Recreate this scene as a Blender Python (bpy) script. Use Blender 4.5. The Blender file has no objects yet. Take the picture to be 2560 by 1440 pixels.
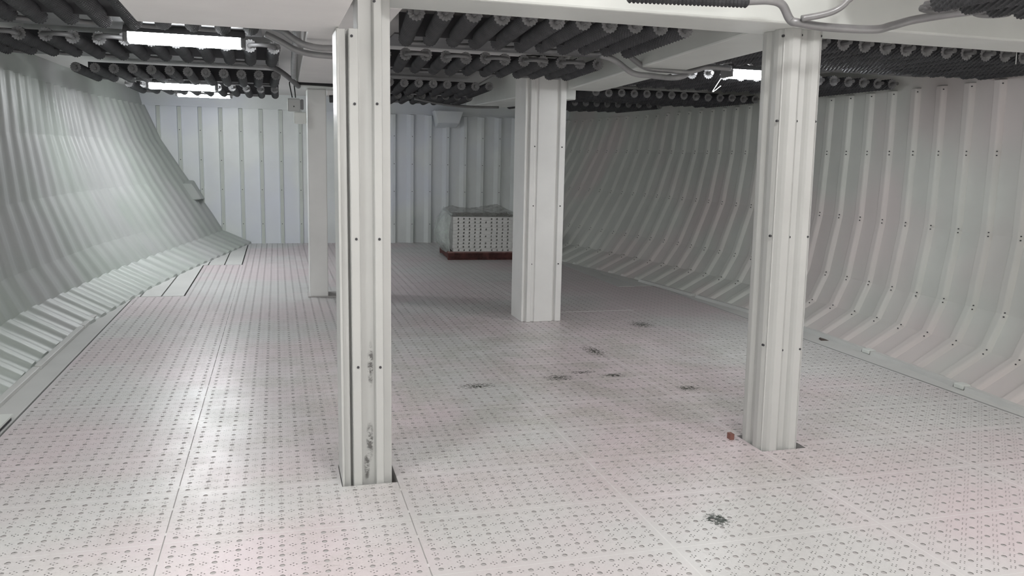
import bpy, bmesh, math, random
from mathutils import Vector, Matrix
import numpy as np
random.seed(7)
S = bpy.context.scene
COL = S.collection

# ------------------------------------------------------------------ camera, world, exposure
FPX = 2071.35
cam_d = bpy.data.cameras.new('camera')
cam_d.sensor_width = 36.0
cam_d.lens = FPX / 2560.0 * 36.0
cam_d.clip_start = 0.05
cam = bpy.data.objects.new('camera', cam_d)
COL.objects.link(cam)
RT = [[0.9624148203394891, -0.2705748117893914, 0.023387706515016666],
      [-0.020429951568199926, -0.15800095009614265, -0.9872275912106758],
      [0.2708141995350653, 0.949644655117816, -0.1575902863006797]]
m = Matrix.Identity(4)
for i in range(3):
    m[i][0] = RT[0][i]
    m[i][1] = -RT[1][i]
    m[i][2] = -RT[2][i]
m[2][3] = 1.6448
cam.matrix_world = m
S.camera = cam

w = bpy.data.worlds.new('world')
S.world = w
w.use_nodes = True
w.node_tree.nodes['Background'].inputs[0].default_value = (0.8, 0.85, 0.9, 1)
w.node_tree.nodes['Background'].inputs[1].default_value = 0.05
S.view_settings.view_transform = 'Standard'
S.view_settings.look = 'None'
S.view_settings.exposure = 0.09
S.view_settings.gamma = 1.0
S.view_settings.use_curve_mapping = False


def area_light(name, loc, size, sizey, power, target=None, col=(1, 1, 1)):
    d = bpy.data.lights.new(name, 'AREA')
    d.shape = 'RECTANGLE'
    d.size = size
    d.size_y = sizey
    d.energy = power
    d.color = col
    o = bpy.data.objects.new(name, d)
    COL.objects.link(o)
    o.location = loc
    if target is not None:
        o.rotation_euler = (Vector(target) - Vector(loc)).to_track_quat('-Z', 'Y').to_euler()
    return o


# unseen area light up in the open hatch over the photographer
area_light('hatch_area_light', (1.45, 0.0, 4.75), 0.9, 0.6, 84, (1.6, 5.2, 0), (1.0, 0.985, 0.97))
LAMP_W = {'near': 44.0, 'mid': 74.0, 'far': 86.0, 'right': 56.0, 'aft_fill': 98.0}     # emission strength of each lamp's diffuser; the last is for added, unseen fill lamps


# ------------------------------------------------------------------ material helpers
class NT:
    def __init__(s, name):
        s.m = bpy.data.materials.new(name)
        s.m.use_nodes = True
        s.t = s.m.node_tree
        s.bsdf = s.t.nodes['Principled BSDF']
        s.out = s.t.nodes['Material Output']

    def n(s, typ, **kw):
        x = s.t.nodes.new(typ)
        for k, v in kw.items():
            setattr(x, k, v)
        return x

    def l(s, a, b):
        s.t.links.new(a, b)

    def math(s, op, a, b=None, c=None):
        x = s.n('ShaderNodeMath', operation=op)
        for i, v in enumerate((a, b, c)):
            if v is None:
                continue
            if isinstance(v, (int, float)):
                x.inputs[i].default_value = v
            else:
                s.l(v, x.inputs[i])
        return x.outputs[0]

    def noise(s, scale, detail=3, rough=0.55, vec=None):
        x = s.n('ShaderNodeTexNoise')
        x.inputs['Scale'].default_value = scale
        x.inputs['Detail'].default_value = detail
        x.inputs['Roughness'].default_value = rough
        if vec is None:
            g = s.n('ShaderNodeNewGeometry')
            vec = g.outputs['Position']
        s.l(vec, x.inputs['Vector'])
        return x.outputs['Fac']

    def ramp(s, fac, stops):
        x = s.n('ShaderNodeValToRGB')
        e = x.color_ramp.elements
        while len(e) < len(stops):
            e.new(0.5)
        for el, (p, c) in zip(e, stops):
            el.position = p
            el.color = (*c, 1) if len(c) == 3 else c
        s.l(fac, x.inputs[0])
        return x.outputs[0]

    def mix(s, fac, a, b):
        x = s.n('ShaderNodeMix', data_type='RGBA')
        for sock, v in ((x.inputs['Factor'], fac), (x.inputs['A'], a), (x.inputs['B'], b)):
            if isinstance(v, (int, float)):
                sock.default_value = v
            elif isinstance(v, tuple):
                sock.default_value = (*v, 1)
            else:
                s.l(v, sock)
        return x.outputs['Result']

    def bump(s, h, strength, dist=0.002):
        x = s.n('ShaderNodeBump')
        x.inputs['Strength'].default_value = strength
        x.inputs['Distance'].default_value = dist
        s.l(h, x.inputs['Height'])
        s.l(x.outputs[0], s.bsdf.inputs['Normal'])


def paint(name, col, rough=0.4, tint=None, spread=0.06, scale=1.6, bump=0.15, metallic=0.0, bscale=60):
    N = NT(name)
    a = tuple(c * (1 - spread) for c in col)
    b = tuple(min(1, c * (1 + spread)) for c in col)
    base = N.ramp(N.noise(scale, 4), [(0.3, a), (0.7, b)])
    if tint:
        base = N.mix(N.ramp(N.noise(0.7, 2), [(0.45, (0, 0, 0)), (0.62, (1, 1, 1))]), base, tint)
    N.l(base, N.bsdf.inputs['Base Color'])
    N.bsdf.inputs['Roughness'].default_value = rough
    N.bsdf.inputs['Metallic'].default_value = metallic
    if bump:
        N.bump(N.noise(bscale, 3), bump)
    return N.m


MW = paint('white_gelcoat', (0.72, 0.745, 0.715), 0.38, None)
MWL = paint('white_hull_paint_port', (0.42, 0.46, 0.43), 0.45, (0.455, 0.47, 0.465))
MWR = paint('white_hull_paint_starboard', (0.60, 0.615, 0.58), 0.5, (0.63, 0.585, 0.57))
MWB = paint('white_bulkhead_paint', (0.78, 0.815, 0.81), 0.35, (0.74, 0.775, 0.84))
MWS = paint('bulkhead_joint_strip', (0.58, 0.62, 0.585), 0.45)
MFILL = paint('pale_filler_board', (0.60, 0.605, 0.59), 0.5)
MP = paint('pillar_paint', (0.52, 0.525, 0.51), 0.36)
MPF = paint('pillar_paint_lit', (0.84, 0.84, 0.825), 0.36)  # pillar paint lightened to stand in for light on the far pillars
MC = paint('ceiling_paint', (0.83, 0.815, 0.805), 0.5)
MEND = paint('lit_fin_end', (0.30, 0.30, 0.305), 0.5)  # fin steel lightened on the end faces, standing in for light they catch
MPLATE = paint('dark_cover_plate', (0.12, 0.12, 0.125), 0.5, None, 0.2, 5)
MFIN = paint('dark_finned_steel', (0.070, 0.072, 0.077), 0.68, None, 0.25, 6, 0.0, 0.35)
MBAR = paint('dark_angle_steel', (0.05, 0.05, 0.055), 0.6)
MGAL = paint('dull_grey_metal', (0.22, 0.22, 0.225), 0.5, None, 0.2, 5, 0.1, 0.4)
MPIPE = paint('grey_pipe', (0.33, 0.33, 0.335), 0.36, None, 0.25, 4, 0.1, 0.4)
MDARK = paint('black_rubber', (0.02, 0.02, 0.022), 0.6)
MSCREW = paint('screw_metal', (0.04, 0.04, 0.045), 0.5)
MBOX = paint('grey_plastic_box', (0.45, 0.46, 0.45), 0.5)
MUND = paint('under_floor', (0.46, 0.445, 0.44), 0.7)
MWOOD = paint('dark_red_wood', (0.085, 0.028, 0.024), 0.75, None, 0.4, 9, 0.3)
MWOODL = paint('dusty_red_wood', (0.23, 0.13, 0.12), 0.8, None, 0.4, 9, 0.3)
MPAN = paint('white_panel_plastic', (0.80, 0.80, 0.78), 0.5)
MRUST = paint('rusty_red', (0.24, 0.11, 0.09), 0.8)
MSCRAP = paint('dark_brown_scrap', (0.09, 0.07, 0.06), 0.8)

MEMIT = {}
for k_, w_ in LAMP_W.items():
    N = NT('tube_diffuser_' + k_)
    N.bsdf.inputs['Emission Color'].default_value = (1.0, 0.985, 0.97, 1) if k_ == 'aft_fill' else (0.965, 0.985, 1.0, 1)
    N.bsdf.inputs['Emission Strength'].default_value = w_
    MEMIT[k_] = N.m


def film_mat(name, lo, hi, col=(0.62, 0.66, 0.64, 1)):
    N = NT(name)
    N.bsdf.inputs['Base Color'].default_value = col
    N.bsdf.inputs['Roughness'].default_value = 0.18
    nz = N.noise(9, 5, 0.7)
    N.bump(N.noise(22, 4, 0.6), 0.8, 0.01)
    tr = N.n('ShaderNodeBsdfTransparent')
    mx = N.n('ShaderNodeMixShader')
    f = N.ramp(nz, [(0.35, (lo,) * 3), (0.7, (hi,) * 3)])
    N.l(f, mx.inputs[0])
    N.l(tr.outputs[0], mx.inputs[1])
    N.l(N.bsdf.outputs[0], mx.inputs[2])
    N.l(mx.outputs[0], N.out.inputs[0])
    return N.m


MFILM = film_mat('clear_stretch_film', 0.02, 0.12)
MFILMC = film_mat('cloudy_stretch_film', 0.5, 0.8, (0.50, 0.55, 0.52, 1))
MFILMT = film_mat('dark_stretch_film', 0.5, 0.85, (0.25, 0.25, 0.225, 1))  # darker film colour, used for the top sheet

P0 = 0.0875                                   # hole pitch of the perforated floor panels
GX, GY = -0.44653, 3.4929                     # one hole of the grid


def floor_mat():
    N = NT('perforated_white_floor')
    tc = N.n('ShaderNodeTexCoord')
    sp = N.n('ShaderNodeSeparateXYZ')
    N.l(tc.outputs['Object'], sp.inputs[0])
    X, Y = sp.outputs[0], sp.outputs[1]
    M = N.math
    u = M('DIVIDE', X, P0)
    v = M('DIVIDE', Y, P0)

    def fold(a, off):
        b = M('ADD', a, off) if off else a
        return M('ABSOLUTE', M('SUBTRACT', b, M('ROUND', b)))

    def ln(a, b):
        return M('SQRT', M('ADD', M('MULTIPLY', a, a), M('MULTIPLY', b, b)))
    u0, v0, u5, v5 = fold(u, 0), fold(v, 0), fold(u, 0.5), fold(v, 0.5)
    big = M('LESS_THAN', ln(u0, v0), 0.130)

    def seam(a, off, n):
        b = M('DIVIDE', M('ADD', a, off), float(n))
        return M('MULTIPLY', M('ABSOLUTE', M('SUBTRACT', b, M('ROUND', b))), float(n))
    us = seam(u, 0.5, 12)
    vs = seam(v, -0.5, 6)

    def cluster(a, b):
        d1 = ln(M('SUBTRACT', a, 0.135), b)
        d2 = ln(a, M('SUBTRACT', b, 0.12))
        return M('LESS_THAN', M('MINIMUM', d1, d2), 0.036)
    c1 = M('MULTIPLY', cluster(u5, v0), M('GREATER_THAN', us, 0.5))
    c2 = M('MULTIPLY', cluster(u0, v5), M('GREATER_THAN', vs, 0.5))
    # open joints: two clear dark ones, the others only hairlines
    gapw = M('LESS_THAN', us, 0.030)
    near1 = M('LESS_THAN', M('ABSOLUTE', M('ADD', u, 0.5)), 3.0)
    near2 = M('MULTIPLY', M('LESS_THAN', M('ABSOLUTE', M('SUBTRACT', u, 11.5)), 3.0), M('LESS_THAN', v, 8.0))
    tab = M('GREATER_THAN', M('ABSOLUTE', M('SUBTRACT', M('FRACT', M('DIVIDE', v, 3.0)), 0.5)), 0.05)
    gap = M('MULTIPLY', M('MULTIPLY', gapw, tab), M('MAXIMUM', near1, near2))
    hole = M('MAXIMUM', M('MAXIMUM', big, gap), M('MAXIMUM', c1, c2))
    ridge = M('MAXIMUM', M('LESS_THAN', vs, 0.035), M('LESS_THAN', us, 0.04))
    # colour: off-white with scuffs and dirt of their own
    base = N.ramp(N.noise(1.3, 4), [(0.3, (0.60, 0.60, 0.59)), (0.7, (0.67, 0.665, 0.66))])
    base = N.mix(N.ramp(N.noise(0.55, 3), [(0.40, (0, 0, 0)), (0.56, (1, 1, 1))]), base, (0.66, 0.585, 0.60))
    base = N.mix(M('MULTIPLY', ridge, 0.5), base, (0.74, 0.74, 0.73))

    def blob(cx, cy, rx, ry):
        a = M('DIVIDE', M('SUBTRACT', X, cx - GX), rx)
        b = M('DIVIDE', M('SUBTRACT', Y, cy - GY), ry)
        return M('MAXIMUM', M('SUBTRACT', 1.0, ln(a, b)), 0.0)
    zone = M('MINIMUM', 1.0, M('MULTIPLY', 1.6, M('ADD', blob(2.2, 5.9, 2.6, 3.2), M('MULTIPLY', 0.5, blob(-0.2, 5.5, 1.4, 5.4)))))
    specks = N.ramp(N.noise(55, 4, 0.75), [(0.55, (0, 0, 0)), (0.66, (1, 1, 1))])
    patch = N.ramp(N.noise(2.6, 4, 0.65), [(0.43, (0, 0, 0)), (0.60, (1, 1, 1))])
    streak = N.n('ShaderNodeMapping')
    streak.inputs['Scale'].default_value = (1.0, 2.6, 1.0)
    N.l(tc.outputs['Object'], streak.inputs[0])
    fine = N.ramp(N.noise(17, 5, 0.72, streak.outputs[0]), [(0.56, (0, 0, 0)), (0.66, (1, 1, 1))])
    d = M('MULTIPLY', M('MULTIPLY', M('MAXIMUM', specks, M('MULTIPLY', fine, 0.8)), patch), zone)
    base = N.mix(M('MULTIPLY', d, 0.72), base, (0.16, 0.16, 0.13))
    base = N.mix(M('MULTIPLY', M('MULTIPLY', patch, zone), 0.30), base, (0.42, 0.44, 0.36))
    scat = N.ramp(N.noise(120, 3, 0.7), [(0.62, (0, 0, 0)), (0.70, (1, 1, 1))])
    base = N.mix(M('MULTIPLY', scat, 0.35), base, (0.3, 0.3, 0.29))
    # oil spot and scrape marks
    nz = N.ramp(N.noise(46, 5, 0.75), [(0.36, (0, 0, 0)), (0.64, (1, 1, 1))])

    def mark(cx, cy, rx, ry, k, col):
        nonlocal base
        f = M('MULTIPLY', blob(cx, cy, rx, ry), M('ADD', M('MULTIPLY', nz, k * 0.75), k * 0.12))
        f = M('MINIMUM', 1.0, M('MAXIMUM', 0.0, M('MULTIPLY', M('SUBTRACT', f, 0.28), 3.0)))
        base = N.mix(f, base, col)
    mark(1.935, 3.225, 0.085, 0.10, 2.0, (0.012, 0.022, 0.012))
    for cx, cy, rx, ry, k in ((2.02, 5.73, 0.22, 0.16, 1.24), (2.46, 5.72, 0.16, 0.10, 1.36), (2.25, 5.85, 0.2, 0.1, 1.12),
                              (1.36, 5.63, 0.26, 0.14, 1.18), (2.86, 5.28, 0.16, 0.13, 1.30), (2.6, 6.5, 0.16, 0.4, 1.18), (3.5, 7.5, 0.25, 0.3, 1.18)):
        mark(cx, cy, rx, ry, k, (0.05, 0.055, 0.045))
    lit_caulk = M('MULTIPLY', M('LESS_THAN', M('ABSOLUTE', M('SUBTRACT', Y, 8.262 - GY)), 0.010), M('MULTIPLY', M('GREATER_THAN', X, 2.76 - GX), M('LESS_THAN', X, 3.75 - GX)))  # white seam strip with its lit brightness put into the colour
    base = N.mix(lit_caulk, base, (0.95, 0.95, 0.94))
    N.l(base, N.bsdf.inputs['Base Color'])
    N.l(N.ramp(N.noise(3.5, 4), [(0.3, (0.30,) * 3), (0.7, (0.42,) * 3)]), N.bsdf.inputs['Roughness'])
    h = M('ADD', M('MULTIPLY', N.noise(42, 3), 0.5), M('MULTIPLY', ridge, 0.4))
    N.bump(h, 0.22, 0.003)
    tr = N.n('ShaderNodeBsdfTransparent')
    mx = N.n('ShaderNodeMixShader')
    N.l(hole, mx.inputs[0])
    N.l(N.bsdf.outputs[0], mx.inputs[1])
    N.l(tr.outputs[0], mx.inputs[2])
    N.l(mx.outputs[0], N.out.inputs[0])
    return N.m


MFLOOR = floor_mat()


# ------------------------------------------------------------------ object helpers
def tag(o, label=None, cat=None, group=None, kind=None):
    if label: o['label'] = label
    if cat: o['category'] = cat
    if group: o['group'] = group
    if kind: o['kind'] = kind
    return o


def thing(name, label, cat, loc=(0, 0, 0), rz=0, group=None, kind=None):
    o = bpy.data.objects.new(name, None)
    o.empty_display_size = 0.1
    COL.objects.link(o)
    o.location = loc
    o.rotation_euler = (0, 0, rz)
    return tag(o, label, cat, group, kind)


def mesh_obj(name, verts, faces, mat, parent=None, smooth=False, loc=None):
    me = bpy.data.meshes.new(name)
    me.from_pydata([tuple(v) for v in verts], [], faces)
    me.update()
    for mt in (mat if isinstance(mat, (list, tuple)) else [mat]):
        me.materials.append(mt)
    if smooth:
        me.polygons.foreach_set('use_smooth', [True] * len(me.polygons))
    o = bpy.data.objects.new(name, me)
    COL.objects.link(o)
    if loc: o.location = loc
    if parent: o.parent = parent
    return o


class MB:
    def __init__(s):
        s.v, s.f = [], []

    def add(s, v, f):
        k = len(s.v)
        s.v += [tuple(x) for x in v]
        s.f += [tuple(i + k for i in q) for q in f]
        return s

    def box(s, a, b):
        x0, y0, z0 = a
        x1, y1, z1 = b
        return s.add([(x0, y0, z0), (x1, y0, z0), (x1, y1, z0), (x0, y1, z0), (x0, y0, z1), (x1, y0, z1), (x1, y1, z1), (x0, y1, z1)],
                     [(3, 2, 1, 0), (4, 5, 6, 7), (0, 1, 5, 4), (1, 2, 6, 5), (2, 3, 7, 6), (3, 0, 4, 7)])

    def prism(s, poly0, poly1):
        n = len(poly0)
        k = list(range(n))
        return s.add(list(poly0) + list(poly1),
                     [tuple(reversed(k)), tuple(i + n for i in k)] + [(i, (i + 1) % n, (i + 1) % n + n, i + n) for i in k])

    def tube(s, pts, r, n=10, cap=True):
        pts = [Vector(p) for p in pts]
        rings = []
        up = Vector((0, 0, 1))
        for i, p in enumerate(pts):
            t = (pts[min(i + 1, len(pts) - 1)] - pts[max(i - 1, 0)]).normalized()
            a = t.cross(up if abs(t.z) < 0.95 else Vector((1, 0, 0))).normalized()
            b = a.cross(t)
            rr = r(i) if callable(r) else r
            rings.append([p + (a * math.cos(2 * math.pi * j / n) + b * math.sin(2 * math.pi * j / n)) * rr for j in range(n)])
        v = [q for ring in rings for q in ring]
        f = [(i * n + j, i * n + (j + 1) % n, (i + 1) * n + (j + 1) % n, (i + 1) * n + j) for i in range(len(pts) - 1) for j in range(n)]
        if cap:
            f += [tuple(reversed(range(n))), tuple((len(pts) - 1) * n + j for j in range(n))]
        return s.add(v, f)

    def obj(s, name, mat, parent=None, smooth=False, bevel=0, loc=None):
        o = mesh_obj(name, s.v, s.f, mat, parent, smooth, loc)
        bm = bmesh.new()
        bm.from_mesh(o.data)
        bmesh.ops.recalc_face_normals(bm, faces=bm.faces)
        bm.to_mesh(o.data)
        bm.free()
        if bevel:
            md = o.modifiers.new('bevel', 'BEVEL')
            md.width = bevel
            md.segments = 2
            md.limit_method = 'ANGLE'
        return o


def spline(pts, n=6):
    pts = [Vector(p) for p in pts]
    out = []
    for i in range(len(pts) - 1):
        p0, p1, p2, p3 = pts[max(i - 1, 0)], pts[i], pts[i + 1], pts[min(i + 2, len(pts) - 1)]
        for k in range(n):
            t = k / n
            out.append(0.5 * ((2 * p1) + (p2 - p0) * t + (2 * p0 - 5 * p1 + 4 * p2 - p3) * t * t + (3 * p1 - p0 - 3 * p2 + p3) * t ** 3))
    out.append(pts[-1])
    return out


# ------------------------------------------------------------------ the hold: hull shape
XC = 1.64                                     # centre line of the ship
YN = [-3, 2, 4.5, 5.3, 6.9, 8.0, 9.4, 10.4, 11.4, 12.5, 14.85, 15.6]
ZN = [0.0, 0.21, 0.5, 1.1, 1.75, 2.33, 2.62]
HB = [[3.10, 3.50, 3.62, 3.72, 3.72, 3.70, 3.69], [3.18, 3.58, 3.70, 3.80, 3.80, 3.78, 3.77],
      [3.27, 3.67, 3.80, 3.88, 3.88, 3.86, 3.85], [3.35, 3.74, 3.87, 3.94, 3.93, 3.91, 3.90],
      [3.42, 3.79, 3.92, 4.01, 4.02, 4.01, 4.0], [3.37, 3.76, 3.90, 4.02, 4.05, 4.06, 4.06],
      [3.22, 3.61, 3.78, 3.98, 4.06, 4.08, 4.09], [3.09, 3.50, 3.70, 3.94, 4.07, 4.11, 4.13],
      [2.91, 3.33, 3.54, 3.82, 4.02, 4.10, 4.13], [2.69, 3.13, 3.33, 3.66, 3.90, 4.04, 4.08],
      [2.20, 2.68, 2.85, 3.22, 3.60, 3.83, 3.89], [2.04, 2.53, 2.70, 3.09, 3.50, 3.75, 3.82]]
HB = np.array(HB)


def hb_row(y):
    return np.array([np.interp(y, YN, HB[:, k]) for k in range(len(ZN))])


YEND = 15.35
PITCH = 0.328
RIB0 = 9.40 - 40 * PITCH


def build_hull(side, name, mat, depth, rw, soft, rounded=False):
    ys = []                                   # (y, offset)
    k = 0
    y = RIB0
    while y < YEND:
        prof_ = [(-rw + 2 * rw * q / 12, min(1.0, math.sin(math.pi * q / 12) * soft)) for q in range(13)] if rounded else ((-rw, 0), (-rw * soft, 1), (rw * soft, 1), (rw, 0))
        for dy, off in prof_:
            if -3 < y + dy < YEND:
                ys.append((y + dy, off, k))
        k += 1
        y += PITCH
    ys = [(-3.0, 0, -1)] + ys + [(YEND, 0, -1)]
    v, f = [], []
    zs = ZN[:6] + [2.335, ZN[6]]
    for yy, off, _ in ys:
        h = hb_row(yy)
        prof = [(h[0] - 0.004, -0.006), (h[0] + 0.016, 0.008)] + [(h[i], ZN[i]) for i in range(1, 6)] + [(h[5] + (h[6] - h[5]) * 0.02, 2.335), (h[6], ZN[6])]
        for i, (b, z) in enumerate(prof):
            a0 = prof[max(i - 1, 0)]
            a1 = prof[min(i + 1, len(prof) - 1)]
            dx, dz = a1[0] - a0[0], a1[1] - a0[1]
            L = math.hypot(dx, dz) or 1
            nx, nz = -dz / L, dx / L           # inwards and up
            d = depth * off if 0 < i < 7 else 0
            if i == 1: d *= 0.75
            v.append((XC + side * (b + nx * d), yy, z + nz * d))
    n = 9
    for i in range(len(ys) - 1):
        for j in range(n - 1):
            q = (i * n + j, (i + 1) * n + j, (i + 1) * n + j + 1, i * n + j + 1)
            f.append(q if side < 0 else q[::-1])
    o = mesh_obj(name, v, f, mat)
    tag(o, kind='structure')
    o.data.polygons.foreach_set('use_smooth', [True] * len(o.data.polygons))
    o.data.set_sharp_from_angle(angle=math.radians(42))
    for e in o.data.edges:                    # the sheets meet in a crease at every knuckle
        j0, j1 = e.vertices[0] % n, e.vertices[1] % n
        if j0 == j1 and j0 in (1, 2, 3, 4, 5, 6, 7):
            e.use_edge_sharp = True
    if side < 0:
        return o
    sc = MB()                                 # screw heads at the knuckles
    y = RIB0
    while y < YEND - 0.1:
        if y > 3:
            h = hb_row(y)
            for i in (1, 2, 3, 4, 5):
                for dz in ((-0.012, 0.02) if i < 5 else (-0.03,)):
                    z = ZN[i] + dz
                    b = np.interp(z, ZN, h) - depth - 0.001
                    b -= 0.012 if i == 1 else 0
                    x = XC + side * b
                    r = 0.0055
                    sc.prism([(x, y - rw * 0.8 + r * math.cos(a), z + r * math.sin(a)) for a in np.arange(6) * math.pi / 3],
                             [(x + side * 0.008, y - rw * 0.8 + r * math.cos(a), z + r * math.sin(a)) for a in np.arange(6) * math.pi / 3])
        y += PITCH
    s = sc.obj('screw_heads', MSCREW, o)
    s['kind'] = 'stuff'
    return o


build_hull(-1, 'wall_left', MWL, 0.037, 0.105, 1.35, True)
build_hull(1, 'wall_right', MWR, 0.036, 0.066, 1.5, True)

# bulkhead ahead and a plain one behind the camera
b = MB()
xs = []
x = -1.889 - 0.334 * 3
while x < 6.5:
    if x < 1.3:
        xs += [(x - 0.042, 0), (x - 0.028, 1), (x + 0.028, 1), (x + 0.032, 0)]
    else:
        xs += [(x - 0.10, 0), (x - 0.035, 1.9), (x + 0.020, 1.9), (x + 0.045, 0)]
    x += 0.331
xs = [(-3.2, 0)] + xs + [(6.6, 0)]
v, f = [], []
for x, o_ in xs:
    d = 0.032 * o_
    v += [(x, YEND - d, -0.1), (x, YEND - d, 2.335), (x, YEND, 2.345), (x, YEND, 2.75)]
for i in range(len(xs) - 1):
    for j in range(3):
        f.append((i * 4 + j, i * 4 + j + 1, i * 4 + j + 5, i * 4 + j + 4))
bw = tag(mesh_obj('wall_front', v, [q[::-1] for q in f], [MWB, MWS]), kind='structure')
for p_ in bw.data.polygons:
    xx = [bw.data.vertices[k_].co for k_ in p_.vertices]
    if all(c_.y < YEND - 0.02 for c_ in xx[:2]) and min(c_.y for c_ in xx) < YEND - 0.02 and p_.normal.y < -0.9 and p_.center.x < 1.3:
        p_.material_index = 1
b = MB().box((-2.6, YEND - 0.03, 2.345), (6.0, YEND - 0.002, 2.362))
tag(b.obj('trim_30', MWB), kind='structure')
sc = MB()
for x in [-1.889 + 0.331 * k for k in range(20)]:
    for z in (0.35, 0.95, 1.45, 1.95):
        if abs(x - XC) < np.interp(z, ZN, hb_row(YEND)) - 0.1:
            sc.prism([(x - 0.012 + 0.008 * math.cos(a), YEND - (0.036 if x < 1.3 else 0.065), z + 0.008 * math.sin(a)) for a in np.arange(6) * math.pi / 3],
                     [(x - 0.012 + 0.008 * math.cos(a), YEND - 0.01, z + 0.008 * math.sin(a)) for a in np.arange(6) * math.pi / 3])
tag(sc.obj('screw_head', MSCREW, bw), kind='stuff')
tag(MB().box((-3, -3.1, -0.1), (6.5, -3.0, 4.3)).obj('wall_back', MW), kind='structure')

# ------------------------------------------------------------------ floor
ZU = -0.0024
NOTCH = [(0.283, 0.562, 3.985, 4.275), (2.655, 2.945, 3.985, 4.265)]
Yk = [3.5366 + 0.525 * k for k in range(-13, 24)]
YS1, YS2 = 3.5366 + 0.525 * 12, 3.5366 + 0.525 * 17
cells = [(-1.540, 4.757, -3.0, YS1), (-1.018, 4.235, YS1, YS2), (-0.497, 3.71, YS2, YEND)]
b = MB()
for x0, x1, y0, y1 in cells:
    gx = sorted({x0, x1} | {n for q in NOTCH for n in q[:2] if x0 < n < x1})
    gy = sorted({y0, y1} | {n for q in NOTCH for n in q[2:] if y0 < n < y1})
    for i in range(len(gx) - 1):
        for j in range(len(gy) - 1):
            cx, cy = (gx[i] + gx[i + 1]) / 2, (gy[j] + gy[j + 1]) / 2
            if any(q[0] < cx < q[1] and q[2] < cy < q[3] for q in NOTCH):
                continue
            b.add([(gx[i] - GX, gy[j] - GY, 0), (gx[i + 1] - GX, gy[j] - GY, 0), (gx[i + 1] - GX, gy[j + 1] - GY, 0), (gx[i] - GX, gy[j + 1] - GY, 0)], [(0, 1, 2, 3)])
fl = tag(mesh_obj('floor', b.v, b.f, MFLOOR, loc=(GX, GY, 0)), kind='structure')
b = MB()
for x0, x1, y0, y1 in cells:
    gx = sorted({x0, x1} | {n for q in NOTCH for n in q[:2] if x0 < n < x1})
    gy = sorted({y0, y1} | {n for q in NOTCH for n in q[2:] if y0 < n < y1})
    for i in range(len(gx) - 1):
        for j in range(len(gy) - 1):
            cx, cy = (gx[i] + gx[i + 1]) / 2, (gy[j] + gy[j + 1]) / 2
            if not any(q[0] < cx < q[1] and q[2] < cy < q[3] for q in NOTCH):
                b.add([(gx[i], gy[j], ZU), (gx[i + 1], gy[j], ZU), (gx[i + 1], gy[j + 1], ZU), (gx[i], gy[j + 1], ZU)], [(0, 1, 2, 3)])
for x0, x1, y0, y1 in NOTCH:                  # the cut-outs round the pillars go down to the deck
    b.add([(x0, y0, ZU), (x1, y0, ZU), (x1, y1, ZU), (x0, y1, ZU), (x0, y0, -0.07), (x1, y0, -0.07), (x1, y1, -0.07), (x0, y1, -0.07)],
          [(4, 5, 6, 7), (0, 1, 5, 4), (1, 2, 6, 5), (2, 3, 7, 6), (3, 0, 4, 7)])
tag(mesh_obj('trim_1', b.v, b.f, MUND), kind='structure')
tag(mesh_obj('trim_31', [(-3, -3, -0.072), (6.5, -3, -0.072), (6.5, YEND, -0.072), (-3, YEND, -0.072)], [(0, 1, 2, 3)], MUND), kind='structure')
# plain filler boards between the stepped edge of the panels and the hull
t = 2
for side in (-1, 1):
    for (x0, x1, y0, y1) in cells:
        xe = x0 if side < 0 else x1
        splits = [0.022]
        n = max(1, int((y1 - y0) / 0.35))
        yy = [y0 + (y1 - y0) * i / n for i in range(n + 1)]
        outer = [XC + side * (hb_row(q)[0] + 0.03) for q in yy]
        b = MB()
        start = xe + side * (0.014 if y0 > 5 else 0.010)
        bounds = [start]
        if y0 > 5:
            bounds += [start + side * 0.24, start + side * 0.46]
        for bi, bs in enumerate(bounds):
            be = bounds[bi + 1] - side * 0.016 if bi + 1 < len(bounds) else None
            for i in range(n):
                xa = [outer[i], outer[i + 1]]
                if be is not None:
                    xa = [min(be, q) if side > 0 else max(be, q) for q in xa]
                if (xa[0] - bs) * side <= 0 and (xa[1] - bs) * side <= 0:
                    continue
                xa = [max(q, bs) if side > 0 else min(q, bs) for q in xa]
                b.prism([(bs, yy[i], -0.04), (xa[0], yy[i], -0.04), (xa[1], yy[i + 1], -0.04), (bs, yy[i + 1], -0.04)],
                        [(bs, yy[i], 0.004), (xa[0], yy[i], 0.004), (xa[1], yy[i + 1], 0.004), (bs, yy[i + 1], 0.004)])
        tag(b.obj('trim_%d' % t, MFILL), kind='structure')
        t += 1
# low battens along the foot of the hull
b = MB()
for y0, y1 in ((-2, 3.2), (3.24, 5.62), (5.66, 6.62), (6.66, 8.1), (8.14, 9.3)):
    b.prism([(-1.755, y0, 0.004), (-1.70, y0, 0.004), (-1.70, y0, 0.034), (-1.745, y0, 0.04)],
            [(-1.755, y1, 0.004), (-1.70, y1, 0.004), (-1.70, y1, 0.034), (-1.745, y1, 0.04)])
tag(b.obj('baseboard_left', MFILL, bevel=0.004), kind='structure')
b = MB()
segs = [(-2, 3.6), (3.75, 4.80), (4.92, 5.92), (6.04, 7.66), (7.78, 8.9), (9.0, 10.2)]
for y0, y1 in segs:
    n = max(1, int((y1 - y0) / 0.4))
    for i in range(n):
        ya, yb = y0 + (y1 - y0) * i / n, y0 + (y1 - y0) * (i + 1) / n
        xa, xb = XC + hb_row(ya)[0] - 0.075, XC + hb_row(yb)[0] - 0.075
        b.prism([(xa, ya, 0.004), (xa + 0.07, ya, 0.004), (xa + 0.06, ya, 0.035), (xa + 0.01, ya, 0.035)],
                [(xb, yb, 0.004), (xb + 0.07, yb, 0.004), (xb + 0.06, yb, 0.035), (xb + 0.01, yb, 0.035)])
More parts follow.
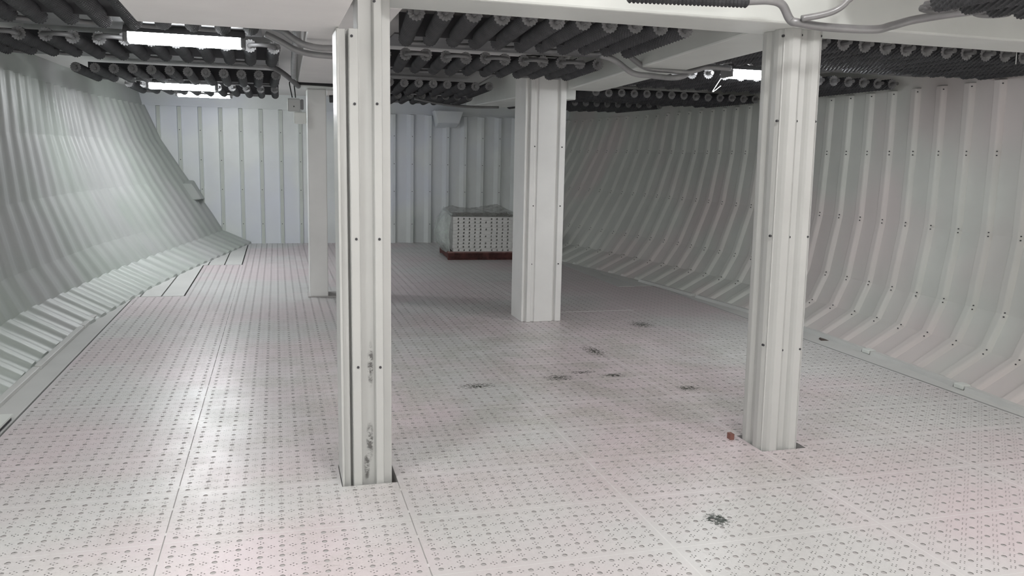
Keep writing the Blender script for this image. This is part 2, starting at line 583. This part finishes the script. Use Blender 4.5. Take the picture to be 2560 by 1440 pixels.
tag(b.obj('baseboard_right', MFILL), kind='structure')
for y, lab in ((4.86, 'pale square end block of the floor batten nearest the camera at the right hull'),
               (5.98, 'pale square end block of the floor batten beside the dark scrap at the right hull'),
               (7.72, 'pale square end block of the floor batten just left of the right pillar')):
    x = XC + hb_row(y)[0] - 0.08
    tag(MB().box((x, y - 0.045, 0.005), (x + 0.08, y + 0.045, 0.042)).obj('end_block', MW, bevel=0.008), lab, 'block', 'batten end blocks')

# ------------------------------------------------------------------ ceiling, hatch trunk and deck beams
ZC = 2.60
HX0, HX1, HY0, HY1 = 0.33, 2.78, -2.6, 3.88
b = MB()
for x0, x1, y0, y1 in ((-3, HX0, -3, YEND), (HX1, 6.6, -3, YEND), (HX0, HX1, HY1, YEND), (HX0, HX1, -3, HY0)):
    b.add([(x0, y0, ZC), (x1, y0, ZC), (x1, y1, ZC), (x0, y1, ZC)], [(0, 3, 2, 1)])
tag(mesh_obj('ceiling', b.v, b.f, MC), kind='structure')
b = MB()
b.box((HX0 - 0.05, HY0, ZC), (HX0, HY1, 5.4)).box((HX1, HY0, ZC), (HX1 + 0.05, HY1, 5.4))
b.box((HX0, HY0 - 0.05, ZC), (HX1, HY0, 5.4)).box((HX0, HY1, ZC), (HX1, HY1 + 0.05, 5.4)).box((HX0 - 0.05, HY0 - 0.05, 5.4), (HX1 + 0.05, HY1 + 0.05, 5.45))
tag(b.obj('trim_20', MC), kind='structure')

BY0, BY1, BZ = 3.89, 4.265, 2.35
tag(MB().box((0.50, BY0, BZ), (5.50, BY1, ZC - 0.004)).obj('deck_beam', MW, bevel=0.012),
    'wide white deck beam crossing overhead on the two front pillars', 'beam')
tag(MB().prism([(-0.535, 1.9, 2.21), (0.30, 1.9, 2.21), (0.30, 1.9, ZC - 0.004), (-0.535, 1.9, ZC - 0.004)],
               [(-0.60, 4.245, 2.21), (0.29, 4.245, 2.21), (0.29, 4.245, ZC - 0.004), (-0.60, 4.245, ZC - 0.004)]).obj('hatch_soffit', MC, bevel=0.006),
    'broad flat white soffit panel overhead, left of the nearest pillar', 'soffit')
tag(MB().prism([(2.558, BY1, 2.35), (2.985, BY1, 2.35), (2.985, BY1, ZC - 0.004), (2.558, BY1, ZC - 0.004)],
               [(2.735, 7.78, 2.285), (3.07, 7.78, 2.285), (3.07, 7.78, ZC - 0.004), (2.735, 7.78, ZC - 0.004)]).obj('deck_girder', MW, bevel=0.012),
    'white girder running back from the right pillar to the middle pillar', 'girder')
tag(MB().prism([(2.36, 8.22, 2.225), (2.98, 8.22, 2.225), (2.98, 8.22, ZC - 0.004), (2.36, 8.22, ZC - 0.004)],
               [(2.80, 12.6, 2.36), (3.3, 12.6, 2.36), (3.3, 12.6, ZC - 0.004), (2.80, 12.6, ZC - 0.004)]).obj('deck_girder', MW, bevel=0.012),
    'far white girder running on from the middle pillar towards the far wall', 'girder')
tag(MB().prism([(0.185, 4.27, 2.35), (0.62, 4.27, 2.35), (0.62, 4.27, ZC - 0.004), (0.185, 4.27, ZC - 0.004)],
               [(0.235, 9.15, 2.35), (0.62, 9.15, 2.35), (0.62, 9.15, ZC - 0.004), (0.235, 9.15, ZC - 0.004)]).obj('deck_girder', MC, bevel=0.008),
    'white girder running back behind the nearest pillar to the far left pillar', 'girder')
tag(MB().box((0.22, 9.26, 2.32), (0.76, 9.75, ZC - 0.004)).obj('pillar_head', MW, bevel=0.01), 'white boxed head on top of the far left pillar', 'beam')


# ------------------------------------------------------------------ pillars
def extrude(poly, z0, z1, top=(0, 0)):
    return [(x, y, z0) for x, y in poly], [(x + top[0], y + top[1], z1) for x, y in poly]


def screws(parent, pts):
    for x, y, z in pts:
        mb = MB()
        ring = [(0.0065 * math.cos(a), 0, 0.0065 * math.sin(a)) for a in np.arange(10) * math.pi / 5]
        mb.prism([(p[0], -0.0022, p[2]) for p in ring], [(p[0] * 1.1, 0.01, p[2] * 1.1) for p in ring])
        mb.obj('screw', MSCREW, parent, loc=(x, y, z))


def profile(w, feats, y0, y1, base):
    """front outline along x: feats = list of (fraction, protrusion)"""
    return [(fx * w, base - pr) for fx, pr in feats]


# nearest pillar
p1 = thing('pillar', 'nearest white clad pillar, left of centre, with dark smudges near its foot', 'pillar', (0.287, 4.0, -0.07), group='white pillars')
W1 = 0.25
front = [(0, 0.02), (0.05, 0.02), (0.06, 0.0), (0.175, 0.0), (0.18, -0.03), (0.215, -0.03), (0.22, 0.022), (0.235, 0.028), (0.385, 0.028), (0.40, 0.022), (0.42, -0.008),
         (0.65, -0.008), (0.665, 0.02), (0.68, 0.028), (0.82, 0.028), (0.835, 0.0), (1.0, -0.012)]
pol = [(fx * W1, 0.025 - pr) for fx, pr in front] + [(W1, 0.262), (0, 0.262)]


def split(pol, x0, x1):
    out = [p for p in pol if x0 - 1e-6 <= p[0] <= x1 + 1e-6]
    return out


pl = [q for q in pol[:10]] + [(0.10, 0.262), (0, 0.262)]
pr = [(0.10, 0.03)] + [q for q in pol[10:17]] + [(W1, 0.262), (0.10, 0.262)]
a, c = extrude(pl, 0, 2.275, (-0.012, 0))
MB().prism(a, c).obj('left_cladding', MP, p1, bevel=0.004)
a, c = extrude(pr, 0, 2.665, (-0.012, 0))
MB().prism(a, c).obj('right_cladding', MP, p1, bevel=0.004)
screws(p1, [(x - 0.287, -0.004, z + 0.07) for x, z in ((0.345, 2.171), (0.449, 2.332), (0.357, 1.866), (0.461, 1.87), (0.361, 1.234), (0.471, 1.233), (0.366, 0.604), (0.474, 0.599))])

N = NT('grey_grime')
f = N.noise(30, 5, 0.75)
tr = N.n('ShaderNodeBsdfTransparent')
mx = N.n('ShaderNodeMixShader')
tc = N.n('ShaderNodeTexCoord')
gr = N.n('ShaderNodeTexGradient', gradient_type='SPHERICAL')
mp = N.n('ShaderNodeMapping')
mp.inputs['Location'].default_value = (-1, -1, -1)
mp.inputs['Scale'].default_value = (2, 2, 2)
N.l(tc.outputs['Generated'], mp.inputs[0])
N.l(mp.outputs[0], gr.inputs[0])
fac = N.math('MULTIPLY', gr.outputs['Fac'], N.ramp(f, [(0.42, (0, 0, 0)), (0.6, (1, 1, 1))]))
N.l(N.math('MINIMUM', 0.75, N.math('MULTIPLY', fac, 1.6)), mx.inputs[0])
N.bsdf.inputs['Base Color'].default_value = (0.16, 0.155, 0.15, 1)
N.l(tr.outputs[0], mx.inputs[1])
N.l(N.bsdf.outputs[0], mx.inputs[2])
N.l(mx.outputs[0], N.out.inputs[0])
MGRIME = N.m
for x0, x1, z0, z1 in ((0.118, 0.160, 0.16, 0.40), (0.106, 0.140, 0.06, 0.24), (0.125, 0.16, 0.55, 0.80)):
    mesh_obj('grime', [(x0, 0.0325, z0), (x1, 0.0325, z0), (x1, 0.0325, z1), (x0, 0.0325, z1)], [(0, 1, 2, 3)], MGRIME, p1)

# right pillar: rounded corrugations on the front and the left face
p2 = thing('pillar', 'white corrugated pillar on the right, set in a notch in the floor', 'pillar', (2.668, 3.99, -0.07), group='white pillars')


def rounded(w, bumps, depth, n=7):
    pts = []
    for x0, x1 in bumps:
        for k in range(n + 1):
            s = k / n
            h = min(1, math.sin(math.pi * s) * 1.35)
            pts.append((w * (x0 + (x1 - x0) * s), h * depth))
    return pts


fr = [(0, 0)] + rounded(0.236, [(0.03, 0.46)], 0.032) + [(0.236 * 0.56, 0.0)] + rounded(0.236, [(0.60, 0.98)], 0.026) + [(0.236, 0)]
pol = [(x, 0.03 - h) for x, h in fr] + [(0.236, 0.25), (0.01, 0.25)]
lf = rounded(0.22, [(0.08, 0.42), (0.55, 0.97)], 0.02)
pol += [(0.01 - h, 0.25 - d) for d, h in lf]
a, c = extrude(pol, 0, 2.42, (-0.045, 0))
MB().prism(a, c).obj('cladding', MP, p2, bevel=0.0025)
px_ = [q[0] for q in fr]
py_ = [0.03 - q[1] for q in fr]
P2S = []
for x, z in ((2.621, 2.311), (2.729, 2.32), (2.838, 2.32), (2.621, 1.865), (2.735, 1.867), (2.843, 1.868), (2.630, 1.239), (2.74, 1.234), (2.85, 1.236), (2.635, 0.619), (2.742, 0.591), (2.857, 0.593)):
    lx = x - 2.668
    u_ = lx + 0.045 * (z + 0.07) / 2.42
    P2S.append((lx, float(np.interp(u_, px_, py_)), z + 0.07))
screws(p2, P2S)

# middle pillar
p3 = thing('pillar', 'white pillar in the middle, in front of the wrapped pallet', 'pillar', (2.335, 7.80, 0.0), group='white pillars')
W3 = 0.415
front = [(0, 0.0), (0.05, 0.0), (0.06, -0.02), (0.10, -0.02), (0.115, 0.022), (0.215, 0.022), (0.23, -0.005), (0.30, -0.005), (0.315, 0.012), (0.77, 0.012), (0.785, -0.02), (0.83, -0.02), (0.845, 0.015), (0.985, 0.015), (1, 0.0)]
pol = [(fx * W3, 0.025 - q) for fx, q in front] + [(W3, 0.40), (0, 0.40)]
a, c = extrude(pol, 0, 2.59, (-0.012, 0))
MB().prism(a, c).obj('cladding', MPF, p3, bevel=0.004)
screws(p3, [(x - 2.335, 0.006, z) for x in (2.422, 2.703) for z in (0.585, 1.163, 1.739)])

# far left pillar
p4 = thing('pillar', 'plain square white pillar far left, behind the nearest pillar', 'pillar', (0.34, 9.57, 0.0), group='white pillars')
a, c = extrude([(0, 0), (0.205, 0), (0.205, 0.30), (0, 0.30)], 0, 2.32)
MB().prism(a, c).obj('post', MPF, p4, bevel=0.012)
MB().box((-0.02, -0.02, 0), (0.40, 0.33, 0.012)).obj('foot_plate', MUND, p4)


# ------------------------------------------------------------------ finned cooling coils under the deck
def fin_mesh(length, twist):
    """crimped spiral fin: pleats running round the tube like a twisted cord"""
    step = 0.011
    n = int(length / step)
    na = 28
    v, f, fm = [], [], []
    for i in range(n + 1):
        y = length * i / n
        rr = 1.0 if i % 2 == 0 else 0.94
        tw = twist * y * 9.0
        for k in range(na):
            a = 2 * math.pi * k / na + tw
            r = 0.0485 * rr * (1.0 if k % 2 == 0 else 0.86)
            v.append((r * math.cos(a), y, r * math.sin(a)))
    for i in range(n):
        for k in range(na):
            f.append((i * na + k, (i + 1) * na + k, (i + 1) * na + (k + 1) % na, i * na + (k + 1) % na))
            fm.append(0)
    for base, yy, flip, tw in ((0, 0.0, 0, 0.0), (n * na, length, 1, twist * length * 9.0)):     # pleated end faces
        mid = len(v)
        for rad, dd in ((0.030, 0.004), (0.0155, 0.008)):
            for k in range(na):
                a = 2 * math.pi * k / na + tw
                rk = rad * (1.0 if k % 2 == 0 else 0.82)
                dy = dd if k % 2 == 0 else dd * 1.8
                v.append((rk * math.cos(a), yy + (dy if not flip else -dy), rk * math.sin(a)))
        for b0, b1 in ((base, mid), (mid, mid + na)):
            for k in range(na):
                q = (b0 + k, b0 + (k + 1) % na, b1 + (k + 1) % na, b1 + k)
                f.append(q if not flip else q[::-1])
                fm.append(1)
    o = mesh_obj('finned_tube', v, f, [MFIN, MEND])
    o.data.polygons.foreach_set('material_index', fm)
    return o


def pipe_mb(length):
    return MB().tube([(0, -0.07, 0), (0, length + 0.07, 0)], 0.016, 10)


FIN = {}


def fin_data(L, tw):
    key = (round(L, 2), tw)
    if key not in FIN:
        o = fin_mesh(L, tw)
        p = pipe_mb(L).obj('pipe', MGAL)
        FIN[key] = (o.data, p.data)
        bpy.data.objects.remove(o)
        bpy.data.objects.remove(p)
    return FIN[key]


def u_bend_mesh(w):
    pts = [(-w / 2, 0, 0)] + [(-w / 2 * math.cos(math.pi * k / 8), w * 0.42 * math.sin(math.pi * k / 8) + 0.02, 0) for k in range(9)] + [(w / 2, 0, 0)]
    o = MB().tube(pts, 0.015, 8).obj('return_bend', MGAL, smooth=True)
    d = o.data
    bpy.data.objects.remove(o)
    return d


UB = u_bend_mesh(0.15)
ZT = 2.38


def coil(label, x0, x1, y0, y1, slope, pitch=0.155, twist=1, plate=True, plate_y=None, bend=True, zt=ZT, limit=None, px=None, group='finned cooling coils', nearbend=False):
    L = y1 - y0
    t = thing('cooling_coil', label, 'cooling coil', (x0, y0, zt), group=group)
    fd, pd = fin_data(L, twist)
    n = int(round((x1 - x0) / pitch)) + 1
    ang = math.atan(slope)
    for i in range(n):
        x = i * pitch
        if limit:
            lim = limit(x + x0)
        o = bpy.data.objects.new('finned_tube', fd)
        COL.objects.link(o)
        o.parent = t
        o.location = (x, 0, random.uniform(-0.006, 0.006))
        o.rotation_euler = (0, random.uniform(0, 0.5), -ang + random.uniform(-0.006, 0.006))
        q = bpy.data.objects.new('pipe', pd)
        COL.objects.link(q)
        q.parent = o
        if bend and i % 2 == 0 and i + 1 < n:
            for (yy, rz) in ((L + 0.06, 0.0),):
                u = bpy.data.objects.new('return_bend', UB)
                COL.objects.link(u)
                u.parent = t
                u.location = (x + pitch / 2 + slope * L, yy, -0.004)
                u.rotation_euler = (0, 0, rz - ang)
                u.scale = (pitch / 0.15, 1, 1)
        if nearbend and i % 2 == 1 and i + 1 < n:
            u = bpy.data.objects.new('return_bend', UB)
            COL.objects.link(u)
            u.parent = t
            u.location = (x + pitch / 2, -0.06, -0.004)
            u.rotation_euler = (0, 0, math.pi - ang)
            u.scale = (pitch / 0.15, 1, 1)
    xe = (n - 1) * pitch
    s = slope * L
    MB().box((-0.05 + s * 0.8, L * 0.80, -0.01), (xe + 0.05 + s * 0.8, L * 0.80 + 0.012, 0.13)).obj('support_angle', MBAR, t)
    if plate:
        py = plate_y or 0.62
        a, c = px or (-0.06, xe + 0.06)
        MB().box((a + s, L + 0.07, 0.036), (c + s, L + 0.07 + py, 0.046)).obj('cover_plate', MPLATE, t)
    return t


A, B_, C_ = 'left bank', 'centre bank', 'right bank'
coil('left row of dark finned tubes nearest the camera, beside the white soffit', -2.05, -0.02, 4.42, 5.52, -0.06, 0.165, -1)
coil('left row of dark finned tubes lit by the largest lamp', -1.98, 0.0, 6.45, 7.50, -0.02, 0.165, -1, nearbend=True)
coil('left row of dark finned tubes just in front of the middle lamp', -1.80, 0.0, 8.85, 10.0, -0.02, 0.165, -1, plate_y=0.5)
coil('left row of dark finned tubes furthest back, above the smallest lamp', -1.65, -0.03, 10.85, 12.0, 0.0, 0.165, -1, plate=False)
coil('centre row of dark finned tubes nearest the camera, behind the front beam', 0.72, 2.34, 4.47, 5.56, 0.095, 0.155, 1)
coil('second centre row of dark finned tubes from the camera', 0.80, 2.50, 6.42, 7.46, 0.08, 0.155, 1, plate_y=0.22, nearbend=True)
coil('third centre row of dark finned tubes, above and left of the middle pillar', 0.86, 2.30, 9.0, 10.35, 0.06, 0.155, 1, plate_y=0.3)
coil('last centre row of dark finned tubes, before the far wall', 0.90, 2.45, 10.85, 12.1, 0.05, 0.155, 1, plate=False)
coil('right row of dark finned tubes with pale ends, behind the right pillar', 3.10, 5.40, 4.58, 5.60, 0.02, 0.157, 1)
coil('right row of dark finned tubes over the lit hull, under the right lamp', 3.28, 5.54, 6.60, 7.75, 0.03, 0.157, 1)
coil('third right row of dark finned tubes, beyond the right lamp', 3.50, 5.55, 9.0, 10.2, 0.0, 0.157, 1, plate_y=0.4)
coil('furthest right row of dark finned tubes, in the dim corner by the hull', 3.45, 5.25, 10.85, 12.2, -0.05, 0.157, 1, plate=False)
coil('short row of dark finned tubes overhead in the top right corner', 2.95, 4.5, 2.30, 3.28, -0.02, 0.157, 1, plate=False, bend=True)


# ------------------------------------------------------------------ lamps
def lamp(label, x, y, z, L, key, rz=0.0):
    t = thing('fluorescent_lamp', label, 'lamp', (x, y, z), rz, 'fluorescent tube lamps')
    MB().prism([(-L / 2 - 0.03, -0.078, 0.03), (-L / 2 - 0.03, 0.078, 0.03), (-L / 2 - 0.03, 0.035, 0.075), (-L / 2 - 0.03, -0.035, 0.075)],
               [(L / 2 + 0.03, -0.078, 0.03), (L / 2 + 0.03, 0.078, 0.03), (L / 2 + 0.03, 0.035, 0.075), (L / 2 + 0.03, -0.035, 0.075)]).obj('housing', MGAL, t)
    ring = [(0.078 * math.cos(a), 0.066 * math.sin(a)) for a in [math.pi + math.pi * k / 10 for k in range(11)]]
    MB().prism([(-L / 2, y_, 0.03 + z_) for y_, z_ in ring], [(L / 2, y_, 0.03 + z_) for y_, z_ in ring]).obj('diffuser', MEMIT[key], t)
    for s in (-1, 1):
        MB().box((s * (L / 2 + 0.015) - 0.015, -0.080, -0.030), (s * (L / 2 + 0.015) + 0.015, 0.080, 0.03)).obj('end_cap', MGAL, t, bevel=0.006)
    return t


lamp('largest glowing tube lamp, left, below the edge of the white soffit', -0.55, 5.97, 2.335, 0.68, 'near')
lamp('glowing tube lamp in the middle of the three on the left', -1.015, 10.42, 2.335, 0.70, 'mid')
lamp('smallest and furthest glowing tube lamp on the left', -0.925, 12.27, 2.365, 0.66, 'far')
lamp('glowing tube lamp half hidden behind the right pillar', 3.86, 6.12, 2.335, 0.70, 'right')
lamp('tube lamp overhead on the left, behind the photographer\'s shoulder', -1.3, 2.3, 2.40, 0.70, 'aft_fill')  # this and the next three: out-of-view lamps added to brighten the foreground
lamp('added unseen fill lamp overhead on the right, beside the hatch', 4.4, 0.7, 2.40, 0.70, 'aft_fill')
lamp('added unseen fill lamp far behind the photographer on the left', -0.9, -1.2, 2.40, 0.70, 'aft_fill')
lamp('added unseen fill lamp far behind the photographer on the right', 4.2, -1.2, 2.40, 0.70, 'aft_fill')


# ------------------------------------------------------------------ pipes, cables, wires
def pipe(name, label, cat, pts, r, mat, n=6, group=None):
    return tag(MB().tube(spline(pts, n), r, 12).obj(name, mat, smooth=True), label, cat, group)


yf = 3.75
tb = thing('gas_pipe', 'grey pipe bending down past the top of the right pillar and along the beam', 'pipe', (2.5, yf, 2.33))
MB().tube([(q - Vector((2.5, yf, 2.33))) for q in spline([(2.20, yf, 2.413), (2.27, yf, 2.422), (2.354, yf, 2.428), (2.423, yf, 2.413), (2.474, yf, 2.346), (2.51, yf - 0.02, 2.33), (2.673, yf - 0.02, 2.319),
                                                     (2.95, yf - 0.02, 2.325), (3.06, yf - 0.02, 2.35), (3.18, yf - 0.05, 2.385), (3.34, yf - 0.2, 2.41), (3.5, yf - 0.35, 2.42)], 6)], 0.021, 12).obj('bent_pipe', MPIPE, tb, smooth=True)
k = 60
MB().tube([(-0.90 + 0.63 * i / k, 0, 0.062 + 0.021 * i / k) for i in range(k + 1)], lambda i: 0.030 if i % 2 else 0.021, 12).obj('ribbed_sleeve', MFIN, tb)
pipe('gas_pipe', 'thin grey pipe curving up to the right above the right pillar', 'pipe',
     [(2.505, yf - 0.05, 2.345), (2.60, yf - 0.08, 2.365), (2.665, yf - 0.1, 2.39), (2.705, yf - 0.12, 2.43), (2.73, yf - 0.13, 2.50), (2.74, yf - 0.13, 2.9)], 0.016, MPIPE)
pipe('gas_pipe', 'lower grey pipe dipping under the girder left of the right lamp', 'pipe',
     [(2.25, 5.72, 2.37), (2.39, 5.78, 2.345), (2.56, 5.85, 2.272), (2.72, 5.87, 2.262), (2.90, 5.9, 2.258), (3.00, 5.9, 2.275), (3.10, 5.93, 2.325), (3.25, 6.0, 2.37)], 0.021, MPIPE)
pipe('gas_pipe', 'upper grey pipe dipping under the girder left of the right lamp', 'pipe',
     [(2.50, 5.80, 2.395), (2.57, 5.85, 2.365), (2.70, 5.9, 2.318), (2.86, 5.9, 2.312), (3.03, 5.9, 2.308), (3.12, 5.9, 2.33), (3.20, 5.9, 2.352), (3.40, 5.9, 2.352)], 0.021, MPIPE)
pipe('gas_pipe', 'upper of two grey pipes bending from the left tubes to the nearest pillar', 'pipe',
     [(0.0, 5.62, 2.41), (0.06, 5.6, 2.385), (0.12, 5.6, 2.345), (0.185, 5.6, 2.312), (0.28, 5.6, 2.296), (0.38, 5.6, 2.298), (0.6, 5.6, 2.30)], 0.021, MPIPE)
pipe('gas_pipe', 'lower of two grey pipes bending from the left tubes to the nearest pillar', 'pipe',
     [(-0.05, 5.66, 2.37), (0.05, 5.66, 2.325), (0.135, 5.66, 2.282), (0.234, 5.66, 2.262), (0.374, 5.66, 2.256), (0.6, 5.66, 2.256)], 0.020, MPIPE)
pipe('gas_pipe', 'dirty grey pipe along the left edge of the left girder', 'pipe',
     [(0.13, 4.45, 2.40), (0.137, 5.2, 2.40), (0.15, 6.2, 2.40), (0.165, 7.6, 2.40), (0.185, 8.75, 2.37)], 0.025, MPIPE)
pipe('hose', 'thick grey hose sloping down to the rail left of the nearest pillar', 'hose',
     [(-0.30, 8.5, 2.47), (-0.10, 8.6, 2.455), (0.02, 8.65, 2.428), (0.13, 8.8, 2.37), (0.215, 9.1, 2.325), (0.24, 9.22, 2.315)], 0.026, MGAL)
pipe('cable', 'black cable running right under the white rail', 'cable', [(0.22, 9.2, 2.345), (0.40, 9.2, 2.342), (0.66, 9.2, 2.338), (0.76, 9.2, 2.337)], 0.017, MDARK)
pipe('rail', 'white rail pipe above the black cable, behind the nearest pillar', 'rail', [(0.24, 9.2, 2.40), (0.5, 9.2, 2.395), (0.76, 9.2, 2.393)], 0.022, MW)
pipe('cable', 'pair of dark cables bending out of the far centre tubes', 'cable',
     [(1.70, 10.66, 2.33), (1.95, 10.66, 2.29), (2.2, 10.66, 2.262), (2.5, 10.66, 2.255), (2.8, 10.66, 2.262)], 0.016, MGAL)
pipe('cable', 'black looped cable hanging to the grey junction box', 'cable',
     [(0.175, 9.14, 2.19), (0.158, 9.14, 2.28), (0.150, 9.14, 2.34), (0.168, 9.14, 2.372), (0.19, 9.14, 2.35), (0.20, 9.14, 2.28), (0.208, 9.14, 2.19)], 0.006, MDARK)
pipe('wire', 'bent pale wire hook hanging left of the right lamp', 'wire',
     [(3.613, 6.3, 2.408), (3.55, 6.3, 2.32), (3.485, 6.3, 2.222), (3.475, 6.3, 2.205), (3.49, 6.3, 2.21), (3.55, 6.3, 2.256)], 0.003, MW, 4)
pipe('wire', 'short straight pale wire hanging from the beam at far right', 'wire', [(4.775, 4.30, 2.44), (4.47, 4.30, 2.38), (4.475, 4.30, 2.285)][1:], 0.0025, MW, 2)

# small boxes by the far left pillar
jb = thing('junction_box', 'grey electrical junction box hanging left of the far left pillar', 'junction box', (0.19, 9.16, 2.05))
MB().box((-0.065, -0.03, 0), (0.065, 0.04, 0.132)).obj('case', MBOX, jb, bevel=0.012)
MB().box((0.068, -0.025, 0.02), (0.098, 0.04, 0.125)).obj('side_socket', MGAL, jb, bevel=0.008)
MB().tube([(0.0, -0.034, 0.05), (0.0, -0.026, 0.05)], 0.008, 8).obj('knob', MSCREW, jb)
tag(MB().box((0.188, 9.18, 1.925), (0.318, 9.26, 2.048)).obj('wall_box', MW, bevel=0.012), 'small white box just below the grey junction box', 'box')
sl = thing('floodlight', 'small dark floodlight peeping out left of the nearest pillar', 'floodlight', (0.60, 9.2, 2.16))
MB().tube([(-0.045, 0, 0.035), (0.1, 0, 0.045)], 0.04, 14).obj('body', MBAR, sl, bevel=0.008)
MB().box((-0.07, -0.01, 0.07), (0.1, 0.06, 0.13)).obj('bracket', MC, sl, bevel=0.008)

# covers on the far wall and hull
tag(MB().prism([(2.83, 15.05, 2.20), (3.22, 15.05, 2.20), (3.30, 15.05, 2.42), (2.76, 15.05, 2.42)],
               [(2.83, 15.34, 2.12), (3.22, 15.34, 2.12), (3.30, 15.34, 2.42), (2.76, 15.34, 2.42)]).obj('vent_cover', MWB, bevel=0.015),
    'white sloping cover box high on the far wall above the pallet', 'cover')
tag(MB().prism([(-1.70, 14.9, 1.06), (-1.37, 14.9, 1.06), (-1.22, 14.9, 0.80), (-1.44, 14.9, 0.765)],
               [(-1.68, 15.34, 1.10), (-1.37, 15.34, 1.10), (-1.20, 15.34, 0.78), (-1.40, 15.34, 0.745)]).obj('hull_box', MWL, bevel=0.02),
    'white box jutting from the far left hull where it meets the far wall', 'box')

# ------------------------------------------------------------------ pallet, stacked panels, film
PX, PY, PA = 2.575, 12.735, -0.06
pal = thing('pallet', 'dark red wooden pallet under the wrapped stack of panels', 'pallet', (PX, PY, 0.0), PA)
for i in range(7):
    MB().box((0, 0.0 + i * 0.155, 0.110), (1.2, 0.0 + i * 0.155 + 0.115, 0.128)).obj('deck_board', MWOODL if i == 0 else MWOOD, pal)
for i in range(3):
    MB().box((0.0 + i * 0.55, 0, 0.02), (0.10 + i * 0.55, 1.05, 0.110)).obj('stringer', MWOOD, pal)
MB().box((0, 0.0, 0.0), (1.2, 0.10, 0.02)).obj('bottom_board', MWOOD, pal)
MB().box((0, 0.95, 0.0), (1.2, 1.05, 0.02)).obj('bottom_board', MWOOD, pal)
MB().box((0.02, 0.035, 0.02), (1.18, 0.05, 0.110)).obj('shade_board', MWOOD, pal)  # added boards closing the openings so the recess reads dark
MB().box((0.035, 0.05, 0.02), (0.05, 1.0, 0.110)).obj('shade_board', MWOOD, pal)

ORD = ['lowest', 'second from the bottom', 'third from the bottom', 'fourth from the bottom', 'fifth from the bottom',
       'fifth from the top', 'fourth from the top', 'third from the top', 'second from the top', 'topmost']
PH = 0.0552


def panel_mesh(centre):
    b = MB()
    W, D = 1.06, 1.0
    b.box((0, 0, PH - 0.020), (W, D, PH - 0.002))
    b.box((0, 0, 0), (W, D, 0.008))
    xs = [0.085 + 0.0885 * k for k in range(11)]
    cuts = [x for i, x in enumerate(xs) if centre or i != 5]
    prev = 0.0
    for x in cuts + [W + 0.011]:
        b.box((prev, 0.0, 0.008), (x - 0.011, 0.05, PH - 0.020))
        prev = x + 0.011
    b.box((0, 0.09, 0.008), (W, 0.10, PH - 0.020))
    b.box((0, 0.05, 0.008), (0.02, D, PH - 0.020)).box((W - 0.02, 0.05, 0.008), (W, D, PH - 0.020))
    return b


pm = [panel_mesh(c).obj('floor_panel', MPAN) for c in (True, False)]
pd_ = [o.data for o in pm]
for o in pm:
    bpy.data.objects.remove(o)
rot = Matrix.Rotation(PA, 4, 'Z')
for i in range(10):
    o = bpy.data.objects.new('floor_panel', pd_[0 if i in (1, 2, 4, 6, 8) else 1])
    COL.objects.link(o)
    off = rot @ Vector((0.075 + random.uniform(-0.004, 0.004) + (0.012 if i == 0 else 0), 0.03, 0))
    o.location = (PX + off.x, PY + off.y, 0.129 + i * PH)
    o.rotation_euler = (0, 0, PA)
    tag(o, 'white slotted floor panel, %s in the stack on the pallet' % ORD[i], 'panel', 'slotted panels on the pallet')

# stretch film: clear at the front, crumpled and cloudy on the left and over the top
fw = thing('stretch_film', 'crumpled clear stretch film wrapped round the stack of white panels', 'film', (PX, PY, 0.10), PA)
rnd = random.Random(3)


def sheet(name, fn, nu, nv, mat):
    v = [fn(i / nu, j / nv) for j in range(nv + 1) for i in range(nu + 1)]
    f = [(j * (nu + 1) + i, j * (nu + 1) + i + 1, (j + 1) * (nu + 1) + i + 1, (j + 1) * (nu + 1) + i) for j in range(nv) for i in range(nu)]
    return mesh_obj(name, v, f, mat, fw, True)


def jit(a):
    return rnd.uniform(-a, a)


sheet('front_sheet', lambda s, t_: (0.055 + 1.10 * s, 0.012 + jit(0.004), 0.02 + 0.575 * t_), 24, 14, MFILM)
sheet('left_sheet', lambda s, t_: (0.06 - (0.22 * math.sin(math.pi * min(1, max(0, t_ * 0.92 + 0.08))) ** 0.7) * math.sin(math.pi * (0.05 + 0.95 * s) * 0.9) ** 0.8 + jit(0.010),
                                   0.015 + 0.98 * s, 0.0 + 0.62 * t_ + 0.06 * s * t_), 14, 14, MFILMC)
sheet('top_sheet', lambda s, t_: (0.03 + 1.13 * s, 0.015 + 1.0 * t_, 0.59 + (0.10 * (1 - math.exp(-5 * t_)) + 0.035 * math.sin(7 * s + 2) * t_ + jit(0.010) * min(1, t_ * 4)) * min(1, 6 * s + 0.3) * min(1, (1.08 - s) * 4)), 22, 14, MFILMT)

# ------------------------------------------------------------------ loose bits on the floor
lp = thing('loose_floor_panel', 'loose floor panel edge sticking up at the left edge of the photo', 'panel', (-1.555, 5.43, 0.0))
MB().box((-0.5, -0.6, 0.03), (0.0, 0.0, 0.042)).obj('sheet', MW, lp)
MB().box((-0.48, -0.6, 0.005), (-0.008, -0.01, 0.03)).obj('dark_core', MBAR, lp)
tag(MB().prism([(4.87, 6.50, 0.001), (4.95, 6.47, 0.001), (4.96, 6.52, 0.001), (4.90, 6.58, 0.001)],
               [(4.88, 6.51, 0.016), (4.94, 6.49, 0.006), (4.94, 6.52, 0.010), (4.90, 6.56, 0.022)]).obj('scrap', MSCRAP),
    'dark brown scrap lying on the floor by the right hull', 'scrap')
tag(MB().box((2.575, 4.20, -0.014), (2.60, 4.24, 0.035)).obj('rusty_stub', MRUST), 'short rusty stub at the left foot of the right pillar', 'stub')
